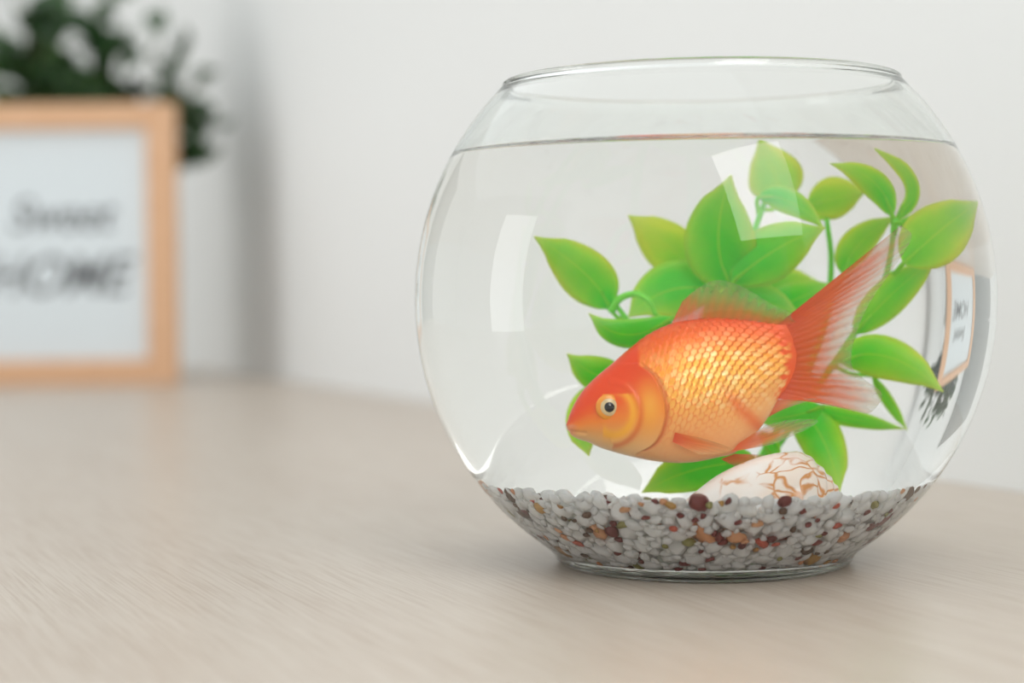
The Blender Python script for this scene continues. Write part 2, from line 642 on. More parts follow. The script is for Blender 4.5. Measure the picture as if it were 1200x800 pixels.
def pebble_rot(p, layer):
    if layer == 0:                           # flat side towards the glass
        nrm = Vector((p[0], p[1], p[2] - CZ)).normalized()
        q = nrm.to_track_quat('Z', 'Y').to_matrix()
        return q @ Matrix.Rotation(rng.uniform(0, 2 * PI), 3, 'Z')
    return Matrix.Rotation(rng.uniform(0, 2 * PI), 3, 'Z') @ Matrix.Rotation(rng.uniform(-0.5, 0.5), 3, 'X')
SV, SF, SM = [], [], []
nb = 0
mkeys = list(KINDS)
for i, (p, r, k, layer) in enumerate(peb):
    vi = rng.randrange(NV)
    R = pebble_rot(p, layer)
    if i in single:
        if (vi, k) not in variants:
            me = pm[vi].copy()
            me.materials.append(pmat[k])
            variants[(vi, k)] = me
        o = bpy.data.objects.new('pebble', variants[(vi, k)])
        o.matrix_world = Matrix.Translation(p) @ R.to_4x4() @ Matrix.Scale(r, 4)
        COL.objects.link(o)
        lab = pebble_label(p, r, k, layer)
        tag(o, lab, 'pebble', lab.replace(' pebble ', ' pebbles '))
    else:
        a, b = pv[vi]
        SV.append(a @ (np.array(R).T * r) + np.array(p))
        SF.append(b + nb)
        SM.append(np.full(len(b), mkeys.index(k)))
        nb += len(a)
me = bpy.data.meshes.new('gravel')
SV, SF, SM = np.concatenate(SV), np.concatenate(SF), np.concatenate(SM)
me.from_pydata(SV.tolist(), [], SF.tolist())
for k in mkeys:
    me.materials.append(pmat[k])
me.polygons.foreach_set('material_index', SM.astype(np.int32))
me.polygons.foreach_set('use_smooth', [True] * len(me.polygons))
gravel = link(bpy.data.objects.new('gravel', me))
tag(gravel, 'bed of small white quartz gravel with coloured bits inside the fishbowl', 'gravel', kind='stuff')
print('PEBBLES', len(peb), n_surface)

# ------------------------------------------------------------------ measured shapes, millimetres in the bowl
FISH = {
 'top':[(-38.2, 57.7),(-37.1, 60.8),(-35.2, 64.6),(-32.8, 67.9),(-29.4, 71.2),(-25.7, 74.2),(-20.8, 78.4),(-15.5, 82.3),(-9.7, 85.0),(-4.0, 86.1),(2.8, 86.5),(9.6, 86.0),(16.3, 85.0),(21.2, 84.5)],
 'bottom':[(-38.2, 57.2),(-37.5, 55.3),(-35.1, 53.7),(-32.1, 52.8),(-28.3, 51.2),(-22.7, 49.6),(-15.8, 48.1),(-8.9, 47.4),(-3.2, 47.7),(2.5, 48.9),(7.1, 50.1),(11.0, 53.3),(14.4, 57.3),(16.8, 60.9),(18.2, 64.2)],
 'tail_base':[(19.0, 84.5),(18.3, 80.2),(17.8, 74.5),(17.6, 68.7),(17.3, 64.4)],
 'tail_tip':[(51.4, 110.8),(54.1, 107.3),(48.6, 98.5),(43.6, 91.3),(40.0, 84.1),(38.2, 77.3),(38.6, 72.7),(42.2, 69.5),(45.6, 66.9),(46.0, 64.4),(42.7, 60.8),(37.7, 61.8),(30.1, 63.9)],
 'dorsal_base':[(-9.5, 84.7),(-1.7, 86.1),(7.3, 86.0),(16.3, 84.5),(22.6, 84.7)],
 'dorsal_tip':[(-6.2, 91.2),(-2.1, 94.6),(2.9, 96.8),(8.7, 95.3),(13.7, 92.5),(18.1, 89.8),(23.0, 87.7),(26.2, 86.9)],
 'anal_base':[(11.6, 56.1),(15.0, 60.0),(17.5, 64.6)],
 'anal_tip':[(18.9, 63.2),(25.2, 63.7),(30.1, 65.0)],
 'pelvic_base':[(6.0, 50.3),(8.0, 52.6)],
 'pelvic_tip':[(17.3, 52.2),(24.7, 55.6),(29.0, 58.6),(21.8, 58.9),(15.0, 57.5)],
 'pelvic2_base':[(3.9, 48.7),(7.5, 50.1)],
 'pelvic2_tip':[(8.9, 46.4),(15.0, 46.6),(18.8, 48.0),(16.1, 50.1)],
 'pectoral_base':[(-10.2, 52.8),(-9.5, 55.4)],
 'pectoral_tip':[(-3.1, 49.3),(2.6, 49.6),(5.5, 50.8),(2.1, 52.4),(-3.1, 54.0)],
 'eye':[(-27.4, 62.3),(-23.7, 62.3),(-25.8, 62.3)],
 'gill':[(-19.0, 73.9),(-15.1, 70.5),(-12.9, 64.7),(-12.7, 58.4),(-15.3, 52.5),(-19.9, 49.7)],
}
LEAVES=[
 ([(-20.9,22.0,89.0),(-23.8,19.5,93.7),(-28.3,17.0,98.5),(-34.4,14.5,103.4),(-42.2,12.0,108.5)],12.9,0.45),
 ([(1.6,30.0,98.4),(-1.7,28.7,101.6),(-5.7,27.5,105.1),(-10.4,26.3,109.0),(-15.9,25.0,113.2)],12.2,0.00),
 ([(9.2,35.0,93.9),(6.3,33.8,97.0),(3.4,32.5,100.5),(0.7,31.2,104.5),(-1.9,30.0,108.9)],10.7,0.15),
 ([(6.9,25.0,93.1),(0.4,23.8,94.4),(-5.7,22.5,93.8),(-11.5,21.3,91.2),(-16.8,20.0,86.8)],14.2,0.70),
 ([(-5.9,12.0,86.7),(-12.3,11.5,83.3),(-18.2,11.0,82.3),(-23.6,10.5,83.9),(-28.4,10.0,88.1)],7.6,0.95),
 ([(-16.0,20.0,71.7),(-20.3,18.8,71.0),(-24.7,17.5,71.7),(-29.1,16.2,73.9),(-33.4,15.0,77.5)],8.9,0.70),
 ([(-19.9,20.0,70.4),(-25.0,17.5,65.8),(-28.2,15.0,61.0),(-29.3,12.5,55.9),(-28.5,10.0,50.4)],10.2,0.50),
 ([(9.9,20.0,94.0),(7.1,17.5,100.1),(6.0,15.0,107.0),(6.6,12.5,114.9),(8.9,10.0,123.7)],17.0,0.70),
 ([(9.7,18.0,95.4),(14.3,16.0,99.7),(19.6,14.0,103.5),(25.7,12.0,106.9),(32.6,10.0,109.7)],13.7,0.75),
 ([(16.5,20.0,117.2),(20.2,18.5,117.5),(24.1,17.0,116.2),(28.3,15.5,113.5),(32.6,14.0,109.2)],6.4,0.65),
 ([(23.5,30.0,115.7),(22.7,30.0,118.8),(21.4,30.0,122.3),(19.7,30.0,126.2),(17.6,30.0,131.6)],13.0,0.20),
 ([(29.3,30.0,114.2),(32.8,30.0,115.3),(36.2,30.0,116.1),(39.5,30.0,116.7),(42.8,30.0,117.2)],10.1,0.15),
 ([(49.1,20.0,111.4),(47.3,18.8,116.6),(44.2,17.5,120.7),(39.7,16.2,123.7),(33.8,15.0,125.7)],6.0,0.40),
 ([(50.2,22.0,110.7),(53.1,21.5,115.0),(53.1,21.0,119.3),(50.3,20.5,123.8),(44.6,20.0,128.4)],3.1,0.35),
 ([(51.6,12.0,99.9),(55.7,12.0,103.8),(59.9,12.0,107.7),(64.5,12.0,111.4),(70.4,12.0,115.5)],14.8,0.35),
 ([(39.8,20.0,82.0),(44.2,18.8,87.1),(48.9,17.5,92.1),(54.1,16.2,96.9),(59.8,15.0,101.6)],8.8,0.50),
 ([(37.8,28.0,97.0),(39.2,27.2,101.1),(41.7,26.5,104.9),(45.3,25.7,108.3),(49.8,25.0,111.4)],7.5,0.40),
 ([(35.8,15.0,75.0),(41.6,13.7,76.9),(47.7,12.5,76.3),(54.2,11.2,73.1),(61.0,10.0,67.4)],10.8,0.55),
 ([(25.0,20.0,63.5),(31.7,19.5,62.2),(38.4,19.0,60.9),(45.0,18.5,59.6),(51.6,18.0,58.5)],4.3,0.60),
 ([(44.2,24.0,71.8),(46.0,23.5,68.5),(47.9,23.0,65.1),(49.8,22.5,61.7),(51.8,22.0,58.4)],2.8,0.50),
 ([(25.0,20.0,65.0),(28.8,18.0,60.6),(31.8,16.0,55.3),(34.0,14.0,49.0),(35.5,12.0,41.8)],11.1,0.65),
 ([(32.0,14.0,63.6),(27.8,13.5,62.0),(23.5,13.0,60.9),(19.1,12.5,60.2),(14.8,12.0,59.9)],6.1,1.00),
 ([(15.7,12.0,49.4),(7.1,10.2,48.6),(-1.0,8.5,46.9),(-8.5,6.8,44.2),(-15.4,5.0,40.5)],11.1,0.85),
 ([(15.4,34.0,91.2),(18.3,34.0,94.2),(22.2,34.0,95.9),(26.9,34.0,96.2),(32.5,34.0,95.3)],6.9,0.15),
 ([(16.4,28.0,86.0),(21.1,28.0,88.4),(25.9,28.0,90.7),(30.8,28.0,92.9),(35.8,28.0,94.9)],9.5,0.70),
 ([(3.5,22.0,85.7),(8.9,21.5,89.6),(14.7,21.0,90.9),(21.0,20.5,89.7),(27.8,20.0,86.0)],10.1,0.75),
 ([(49.9,18.0,109.8),(51.7,17.5,109.9),(53.4,17.0,110.6),(55.0,16.5,111.8),(56.5,16.0,113.5)],2.5,0.60),
 ([(17.1,20.0,56.8),(18.4,19.5,55.4),(19.5,19.0,53.7),(20.4,18.5,51.9),(21.1,18.0,49.9)],3.4,0.70),
]
STEMS=[
 [(11.1,30.0,42.6),(13.4,28.0,69.5),(12.2,22.0,94.7),(17.7,22.0,114.2),(20.4,22.0,119.1)],
 [(14.9,30.0,42.7),(27.5,26.0,63.1),(39.9,22.0,82.0),(47.2,22.0,95.2),(49.8,20.0,111.0)],
 [(8.2,30.0,42.6),(-4.0,26.0,65.1),(-14.6,22.0,79.4),(-17.2,20.0,86.1),(-19.8,20.0,89.9)],
 [(13.5,34.0,43.0),(26.0,34.0,65.4),(33.6,34.0,84.6),(35.2,32.0,99.6),(34.0,30.0,111.1)],
 [(-21.2,20.0,88.4),(-19.2,18.0,91.7),(-15.3,16.0,93.0),(-12.2,14.0,91.2),(-10.5,14.0,87.6)],
 [(8.6,30.0,42.6),(5.1,34.0,69.6),(4.3,34.0,87.0),(7.0,30.0,94.0),(1.6,30.0,98.4)],
]

# ------------------------------------------------------------------ goldfish
FY = -12.0                                   # mid plane of the fish, mm
fish = empty('goldfish', (0, FY / 1000, 0.066))
tag(fish, 'orange goldfish with golden scales swimming in the glass bowl', 'fish')
FO = np.array([0, FY / 1000, 0.066])         # child meshes are stored relative to the empty

NU, NVV = 230, 260
top = resample(FISH['top'], NU)
bot = resample(FISH['bottom'], NU)
s = np.linspace(0, 1, NU)
wid = np.interp(s, [0, .015, .05, .12, .2, .3, .42, .55, .7, .85, 1.0], [0.3, 1.5, 3.0, 5.3, 7.2, 8.7, 9.2, 8.4, 6.3, 3.4, 0.12])
k = np.ones(9) / 9
wid = np.convolve(np.pad(wid, 4, 'edge'), k, 'valid')
th = np.linspace(0, 2 * PI, NVV, endpoint=False)
mid = (top + bot) / 2
half = (top - bot) / 2
ct, st = np.cos(th), np.sin(th)
sh = np.sign(st) * np.abs(st) ** 0.92
X = mid[:, None, 0] + half[:, None, 0] * ct[None, :]
Z = mid[:, None, 1] + half[:, None, 1] * ct[None, :]
X = X + 4.0 * (np.clip((s[:, None] - 0.80) / 0.20, 0, 1) ** 1.5) * (1 - ct[None, :] ** 2)      # rounded end running into the tail
Y = wid[:, None] * sh[None, :] * (1 - 0.10 * ct[None, :])
P = np.stack([X, Y, Z], -1)                  # mm, y relative to FY
# normals
du = np.gradient(P, axis=0)
dv = np.roll(P, -1, 1) - np.roll(P, 1, 1)
N = np.cross(dv, du)
N /= np.linalg.norm(N, axis=-1, keepdims=True) + 1e-9
out = np.stack([0 * X, Y, 0 * X], -1) + (P - np.concatenate([mid[:, None, :1] + 0 * X[..., None], 0 * X[..., None], mid[:, None, 1:] + 0 * X[..., None]], -1))
N *= np.where((N * out).sum(-1, keepdims=True) < 0, -1, 1)
# scale lattice on (length along the flank, girth from the back)
Lu = np.cumsum(np.r_[0, np.linalg.norm(np.diff(mid, axis=0), axis=1)])[:, None] + 0 * X
girth = np.linalg.norm(np.diff(P, axis=1), axis=-1)
Gv = np.concatenate([np.zeros((NU, 1)), np.cumsum(girth, axis=1)], 1)
tot = Gv[:, -1:] + girth[:, -1:]
Gv = np.minimum(Gv, tot - Gv)                # both flanks count down from the back
gmax = Gv.max(axis=1, keepdims=True)
ref = np.interp(s, [0.25, 0.5, 1.0], [1.0, 1.0, 1.7])[:, None]
Gs = Gv * ref                                # scales get smaller towards the tail
SU, SVV, RHO = 2.1, 1.85, 1.6
best = np.full(X.shape, 1e9)
hgt = np.zeros(X.shape)
edge = np.zeros(X.shape)
rnd = np.zeros(X.shape)
j0 = np.floor(Gs / SVV)
for dj in (-1, 0, 1, 2):
    j = j0 + dj
    i0 = np.floor(Lu / SU - 0.5 * (j % 2))
    for di in (-1, 0, 1, 2):
        i = i0 + di
        cu, cv = (i + 0.5 * (j % 2)) * SU, j * SVV
        a, b = (Lu - cu) / RHO, (Gs - cv) / RHO
        d = np.hypot(a, b * 1.12)
        ok = (d < 1) & (cu < best)
        best = np.where(ok, cu, best)
        hgt = np.where(ok, 0.35 + 0.65 * a, hgt)
        edge = np.where(ok, d, edge)
        rnd = np.where(ok, np.mod(np.sin(i * 12.9898 + j * 78.233) * 43758.5453, 1.0), rnd)
# gill cover edge
gill = resample(FISH['gill'], 60)
dd = np.sqrt((X[..., None] - gill[:, 0]) ** 2 + (Z[..., None] - gill[:, 1]) ** 2)
gi = dd.argmin(-1)
dmin = dd.min(-1)
gt = np.gradient(gill, axis=0)
gt /= np.linalg.norm(gt, axis=1, keepdims=True)
side = (X - gill[gi, 0]) * (-gt[gi, 1]) + (Z - gill[gi, 1]) * gt[gi, 0]     # > 0 behind the edge
head_x = np.interp(Z, gill[::-1, 1], gill[::-1, 0])
behind = X - head_x
mask = np.clip(behind / 1.5, 0, 1) * np.clip((s[:, None] - 0.22) / 0.06, 0, 1)
belly = np.clip((Gv / gmax - 0.58) / 0.22, 0, 1)
scale_amt = mask * (1 - 0.88 * belly) * np.clip((0.985 - s[:, None]) / 0.03, 0, 1)
disp = 0.34 * scale_amt * (hgt - 0.4)
inz = (Z < gill[0, 1] + 0.5) & (Z > gill[-1, 1] - 0.5)
cover = np.where(behind < 0, np.exp(behind / 3.2), np.exp(-behind / 0.25)) * inz
disp += 0.75 * cover * np.clip(np.abs(st), 0, 1)[None, :]
disp -= 0.30 * np.exp(-((behind - 0.9) / 0.6) ** 2) * inz
# preopercle fold and mouth
pre = np.hypot((X + 26.2) / 1.0, (Z - 61.0) / 1.25)
disp += 0.22 * np.exp(-((pre - 6.6) / 0.7) ** 2) * (X > -27)
mouth = np.exp(-(((Z - (55.6 - 0.12 * (X + 38))) / 0.45) ** 2)) * (X < -33.2)
disp -= 0.35 * mouth
P2 = P + N * disp[..., None]
# colours
def C(r, g, b): return np.array(srgb(r, g, b)[:3])
g = Gv / gmax                                # 0 back, 1 belly
def lerp(a, b, t): return a + (b - a) * t[..., None]
ramp_pos = [0, .15, .33, .50, .66, .82, 1.0]
ramp_col = np.array([C(230, 62, 8), C(242, 96, 14), C(252, 156, 46), C(252, 178, 72), C(244, 166, 92), C(240, 172, 112), C(240, 186, 136)])
body = np.stack([np.interp(g, ramp_pos, ramp_col[:, q]) for q in range(3)], -1)
shiny = np.exp(-(((X - 4) / 15) ** 2 + ((Z - 71) / 8.5) ** 2))  # painted sheen: pale gold on the mid flank stands in for glinting scales
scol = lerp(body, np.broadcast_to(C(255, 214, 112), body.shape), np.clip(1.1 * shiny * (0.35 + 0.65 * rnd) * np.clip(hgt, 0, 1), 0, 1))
scol = lerp(scol, np.broadcast_to(C(255, 240, 190), body.shape), np.clip((rnd - 0.45) * 1.6, 0, 1) * np.clip(shiny * 1.1, 0, 1) * np.clip(1.3 - edge * 1.2, 0, 1) * 0.9)  # near-white sparkle on single scales, put into the colour
scol = lerp(scol, np.broadcast_to(C(226, 84, 20), body.shape), np.clip((edge - 0.70) * 4, 0, 1) * 0.75 * scale_amt)
scol = lerp(scol, np.broadcast_to(C(232, 100, 40), body.shape), np.exp(-(((Z - 56) - (-0.95) * (X - 15)) / 2.6) ** 2) * np.clip((X - 2) / 5, 0, 1) * (g > 0.45) * 0.75)
head_cols = np.array([C(228, 52, 6), C(232, 62, 8), C(236, 88, 16), C(242, 128, 40), C(238, 160, 88), C(242, 190, 130), C(244, 204, 156)])
head = np.stack([np.interp(g, [0, .3, .42, .55, .68, .82, 1], head_cols[:, q]) for q in range(3)], -1)
opc = np.exp(-(((X + 16.5) / 3.2) ** 2 + ((Z - 62.5) / 6.0) ** 2))
head = lerp(head, np.broadcast_to(C(250, 172, 60), body.shape), 0.85 * opc)
head = lerp(head, np.broadcast_to(C(224, 84, 28), body.shape), np.exp(-((pre - 7.4) / 0.8) ** 2) * (X > -26) * 0.6 * (g > .3))
cheek = np.exp(-((pre - 5.2) / 1.1) ** 2) * (X > -29) * (Z < 66)
head = lerp(head, np.broadcast_to(C(252, 176, 44), body.shape), 0.8 * cheek)
head = lerp(head, np.broadcast_to(C(232, 140, 98), body.shape), np.clip((-35.4 - X) / 1.6, 0, 1) * (Z < 57.5) * 0.8)
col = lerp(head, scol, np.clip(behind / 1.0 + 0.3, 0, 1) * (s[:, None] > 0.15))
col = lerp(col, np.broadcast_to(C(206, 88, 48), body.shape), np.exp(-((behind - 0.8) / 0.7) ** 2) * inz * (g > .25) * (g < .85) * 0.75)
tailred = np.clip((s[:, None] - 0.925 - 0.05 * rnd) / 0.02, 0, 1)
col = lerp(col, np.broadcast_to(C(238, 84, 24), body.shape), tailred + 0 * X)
verts = (P2 / 1000 + np.array([0, FY / 1000, 0]) - FO).reshape(-1, 3)
faces = []
for i in range(NU - 1):
    for j in range(NVV):
        j2 = (j + 1) % NVV
        faces.append((i * NVV + j, i * NVV + j2, (i + 1) * NVV + j2, (i + 1) * NVV + j))
faces.append(tuple(range(NVV)))
faces.append(tuple((NU - 1) * NVV + j for j in range(NVV - 1, -1, -1)))
t = NT('goldfish_skin')
at_ = t.n('ShaderNodeAttribute')
at_.attribute_name = 'skin'
v = t.noise(900.0, t.coord(), 2)
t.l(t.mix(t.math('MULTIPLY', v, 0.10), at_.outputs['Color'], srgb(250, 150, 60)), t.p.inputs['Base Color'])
am = t.n('ShaderNodeAttribute')
am.attribute_name = 'gloss'
t.l(t.math('MULTIPLY', am.outputs['Fac'], 0.30), t.p.inputs['Metallic'])
t.set(Roughness=0.30, Specular_IOR_Level=0.3)
M['skin'] = t.m
o = mesh_obj('body', verts, faces, M['skin'], fish)
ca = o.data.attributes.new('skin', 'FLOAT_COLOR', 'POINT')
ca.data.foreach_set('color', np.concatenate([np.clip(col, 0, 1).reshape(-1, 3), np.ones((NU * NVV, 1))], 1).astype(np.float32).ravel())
ga = o.data.attributes.new('gloss', 'FLOAT', 'POINT')
ga.data.foreach_set('value', np.clip(scale_amt * (0.25 + shiny), 0, 1).astype(np.float32).ravel())
half_w = lambda x, z: float(np.interp(((x - mid[:, 0]) ** 2 + (z - mid[:, 1]) ** 2).argmin(), np.arange(NU), wid))

# eyes
M['eye_gold'] = plain('eye_gold', srgb(240, 150, 40), 0.25)
M['eye_iris'] = plain('eye_iris', srgb(216, 188, 140), 0.15)
M['eye_black'] = plain('eye_black', srgb(3, 3, 4), 0.1)
def dome(r, h, r_in=0.0, seg=40, rings=8):
    """shallow dome along +y, radius r, height h, mm"""
    pr = []
    for q in range(rings + 1):
        a = q / rings
        rad = r * math.sqrt(max(1 - a ** 2, 0)) if r_in == 0 else r + (r_in - r) * a
        pr.append((rad, h * (a if r_in == 0 else math.sin(a * PI))))
    vv_, ff_ = lathe([(max(a, 0), b) for a, b in pr], seg)
    return [(x / 1000, z / 1000, y / 1000) for x, y, z in vv_], ff_
ex, ez = FISH['eye'][0]
dist = (mid[:, 0] - ex) ** 2 + (mid[:, 1] - ez) ** 2
ie = np.argmin((X[:, :] - ex) ** 2 + (Z[:, :] - ez) ** 2 + (Y > 0) * 1e6)
ey = abs(Y.ravel()[ie])
for sgn in (-1, 1):
    def place(vv_, dy):
        return [(x + ex / 1000 - FO[0], sgn * (y + (ey + dy) / 1000), z + ez / 1000 - FO[2]) for x, y, z in vv_]
    vv_, ff_ = dome(3.65, 1.1)
    eye = mesh_obj('eye', place(vv_, -0.45), ff_, M['eye_gold'], fish)
    vv_, ff_ = dome(2.75, 1.05)
    mesh_obj('iris', place(vv_, -0.12), ff_, M['eye_iris'], eye)
    vv_, ff_ = dome(1.62, 0.75)
    mesh_obj('pupil', place(vv_, 0.42), ff_, M['eye_black'], eye)
    eye['label'] = 'round golden eye with a pale ring and a black pupil'

# fins
OR, RD, WH = srgb(240, 92, 26), srgb(236, 104, 36), srgb(214, 206, 186)
M['tail'] = mat_fin('tail_membrane', srgb(236, 62, 6), srgb(240, 106, 20), srgb(204, 194, 150), 0.03, 0.68, 0.70, 1.02, 22)
M['dorsal'] = mat_fin('dorsal_membrane', srgb(240, 96, 30), srgb(222, 120, 40), srgb(190, 196, 130), 0.20, 0.72, 0.35, 0.95, 13, 3.5)
M['pelvic'] = mat_fin('pelvic_membrane', srgb(240, 100, 40), srgb(240, 140, 80), srgb(206, 206, 170), 0.08, 0.70, 0.5, 0.95, 9)
M['pectoral'] = mat_fin('pectoral_membrane', srgb(232, 90, 36), srgb(240, 140, 70), srgb(238, 180, 120), 0.05, 0.4, 0.5, 1.0, 9)
def fin(name, base, tip, mat, y0, y1, wave=0.5, nwave=2.5, nu=64, nv=16, curve=0.0):
    b, t_ = resample(base, nu), resample(tip, nu)
    vv_, ff_, uv_ = [], [], []
    for i in range(nu):
        for j in range(nv):
            a, u = j / (nv - 1), i / (nu - 1)
            p = b[i] + (t_[i] - b[i]) * a
            p = p + np.array([0, curve * math.sin(a * PI)])
            y = y0 + (y1 - y0) * a + wave * a * math.sin(u * nwave * 2 * PI + 0.6)
            vv_.append((p[0] / 1000 - FO[0], (FY + y) / 1000 - FO[1], p[1] / 1000 - FO[2]))
            uv_.append((u, a))
    for i in range(nu - 1):
        for j in range(nv - 1):
            ff_.append((i * nv + j, (i + 1) * nv + j, (i + 1) * nv + j + 1, i * nv + j + 1))
    o = mesh_obj(name, vv_, ff_, mat, fish)
    ul = o.data.uv_layers.new(name='UVMap')
    for lp in o.data.loops:
        ul.data[lp.index].uv = uv_[lp.vertex_index]
    return o
fin('tail_fin', [(a - 3.0, b) if 0 < i < 4 else (a - 1.2, b - (0.6 if i == 0 else -0.6)) for i, (a, b) in enumerate(FISH['tail_base'])], FISH['tail_tip'], M['tail'], 0, 0.5, 1.3, 1.6, 90, 22)['label'] = 'forked orange tail fin with a pale translucent margin'
fin('dorsal_fin', FISH['dorsal_base'], FISH['dorsal_tip'], M['dorsal'], 0, 0.6, 0.7, 2)
fin('anal_fin', FISH['anal_base'], FISH['anal_tip'], M['pelvic'], 0, 0.3, 0.2, 1)
fin('pelvic_fin', FISH['pelvic_base'], FISH['pelvic_tip'], M['pelvic'], -4.0, -7.5, 0.4, 1)
fin('pelvic_fin', FISH['pelvic2_base'], FISH['pelvic2_tip'], M['pelvic'], 3.0, 6.0, 0.4, 1)
fin('pectoral_fin', FISH['pectoral_base'], FISH['pectoral_tip'], M['pectoral'], -8.0, -9.2, 0.3, 1)
fin('pectoral_fin', FISH['pectoral_base'], FISH['pectoral_tip'], M['pectoral'], 8.0, 9.2, 0.3, 1)

# ------------------------------------------------------------------ aquarium plant
GA, GB, GTIP = srgb(100, 238, 40), srgb(240, 252, 76), srgb(234, 250, 140)
M['aqua_leaf'] = mat_leaf('aquarium_leaf', GA, GB, GTIP, 0.38, 0.5)
M['aqua_stem'] = plain('aquarium_stem', srgb(120, 226, 56), 0.4)
plant = empty('aquarium_plant', (0.011, 0.030, 0.028))
tag(plant, 'bright green leafy aquarium plant rooted in the gravel behind the goldfish', 'plant')
PO = Vector(plant.location)
stem_pts = []
for st_ in STEMS:
    pts = [np.array(p) / 1000 for p in st_]
    if pts[0][2] < 0.05:
        pts = [np.array([pts[0][0] * 0.9, pts[0][1], 0.024])] + pts
    q = spline(pts, 36)
    stem_pts.append(q)
    n = len(q)
    v, f = tube_geo([Vector(p) - PO for p in q], [0.00105 - 0.0004 * i / n for i in range(n)], 10)
    mesh_obj('stem', v, f, M['aqua_stem'], plant)
allst = np.concatenate([q[3:] for q in stem_pts])

def leaf_geo(mid_pts, width, twist, nl=15, nc=9, fold=0.25, wav=0.10, thick=0.00022, profile=None, view=Vector((0, -1, 0.0))):
    """closed leaf blade along mid_pts (metres); returns verts, faces, uv per vert"""
    q = spline(mid_pts, nl)
    V, U = [], []
    sides = []
    for i in range(nl):
        t_ = Vector(q[min(i + 1, nl - 1)] - q[max(i - 1, 0)]).normalized()
        nrm = view - t_ * view.dot(t_)
        nrm.normalize()
        nrm = Matrix.Rotation(twist * (0.6 + 0.4 * i / nl), 3, t_) @ nrm
        sides.append((t_.cross(nrm).normalized(), nrm))
    for top_ in (1, 0):
        for i in range(nl):
            a = i / (nl - 1)
            w = 0.5 * width * (profile(a) if profile else 1.0)
            sd, nr = sides[i]
            for j in range(nc):
                b = 2 * j / (nc - 1) - 1
                off = fold * w * b * b + wav * w * math.sin(7 * a + 2.2 * b) * abs(b)
                p = Vector(q[i]) + sd * (w * b) - nr * off + nr * (thick if top_ else -thick) * (1 - 0.7 * b * b) * 0.5
                V.append(p)
                U.append(((b + 1) / 2, a))
    F = []
    o2 = nl * nc
    for i in range(nl - 1):
        for j in range(nc - 1):
            a, b, c, d = i * nc + j, i * nc + j + 1, (i + 1) * nc + j + 1, (i + 1) * nc + j
            F.append((a, b, c, d))
            F.append((o2 + d, o2 + c, o2 + b, o2 + a))
        for j in (0, nc - 1):
            a, d = i * nc + j, (i + 1) * nc + j
            F.append((a, d, o2 + d, o2 + a) if j == 0 else (d, a, o2 + a, o2 + d))
    return V, F, U

def ovate(a):
    w = math.sin(PI * a ** 0.82) ** 0.8
    if a > 0.8: w *= 1 - 0.35 * math.sin(PI * (a - 0.8) / 0.4)
    return max(w, 0.02)
def ribbon(a):
    return max(min(1, 4 * a + 0.4) * min(1, 3.5 * (1 - a) + 0.12), 0.02)

def uv_obj(name, V, F, U, mat, parent):
    o = mesh_obj(name, V, F, mat, parent)
    ul = o.data.uv_layers.new(name='UVMap')
    vi = np.empty(len(o.data.loops), np.int32)
    o.data.loops.foreach_get('vertex_index', vi)
    ul.data.foreach_set('uv', np.array(U, np.float32)[vi].ravel())
    return o

rl = random.Random(11)
for n, (pts, w, gcol) in enumerate(LEAVES):
    mp = [np.array(p) / 1000 for p in pts]
    tw = rl.uniform(-0.35, 0.35)
    wf = 1.0 / max(math.cos(tw), 0.7)
    V, F, U = leaf_geo(mp, w / 1000 * wf * 1.04, tw, fold=rl.uniform(0.12, 0.4), wav=rl.uniform(0.05, 0.16), profile=ribbon if w < 3.3 and n == 13 else ovate)
    # stalk to the nearest stem
    b = mp[0]
    d = np.linalg.norm(allst - (b - np.array([0, 0, 0.004])), axis=1)
    sp = allst[d.argmin()]
    m_ = (b + sp) / 2 + np.array([0, 0.001, -0.001])
    cv = spline([sp, m_, b, mp[1]], 10)
    tv, tf = tube_geo(cv, [0.0006] * 8 + [0.0004, 0.0003], 8)
    k0 = len(V)
    V += tv
    U += [(0.5, 0.0)] * len(tv)
    F += [tuple(i + k0 for i in fc) for fc in tf]
    o = uv_obj('leaf', [Vector(p) - PO for p in V], F, U, M['aqua_leaf'], plant)
    o.color = (gcol, 0, 0, 1)

# ------------------------------------------------------------------ sea shell half buried in the gravel
t = NT('shell_net_pattern')
c = t.coord()
wn = t.n('ShaderNodeTexNoise')
wn.inputs['Scale'].default_value = 90.0
t.l(c, wn.inputs['Vector'])
off = t.n('ShaderNodeVectorMath', operation='MULTIPLY_ADD')
t.l(wn.outputs['Color'], off.inputs[0])
off.inputs[1].default_value = (0.010, 0.010, 0.010)
t.l(c, off.inputs[2])
vo = t.n('ShaderNodeTexVoronoi', feature='DISTANCE_TO_EDGE')
vo.inputs['Scale'].default_value = 190.0
t.l(t.mapping(off.outputs[0], (0.8, 1, 1)), vo.inputs['Vector'])
lines = t.ramp(vo.outputs['Distance'], [(0.02, (1, 1, 1, 1)), (0.10, (0, 0, 0, 1))])
patch = t.ramp(t.noise(75.0, c, 3), [(0.42, (0, 0, 0, 1)), (0.55, (1, 1, 1, 1))])
fac = t.mix(1.0, lines, patch, 'MULTIPLY')
base = t.mix(t.ramp(t.noise(60.0, c, 2), [(0.4, (0, 0, 0, 1)), (0.7, (1, 1, 1, 1))]), srgb(250, 242, 236), srgb(246, 224, 206))
t.l(t.mix(fac, base, srgb(214, 142, 74)), t.p.inputs['Base Color'])
t.set(Roughness=0.25)
M['shell'] = t.m
A, B = Vector((-0.0085, -0.024, 0.0325)), Vector((0.0345, -0.024, 0.0345))
ax = (B - A).normalized()
e1 = Vector((0, 0, 1)) - ax * ax.z
e1.normalize()
e2 = ax.cross(e1)
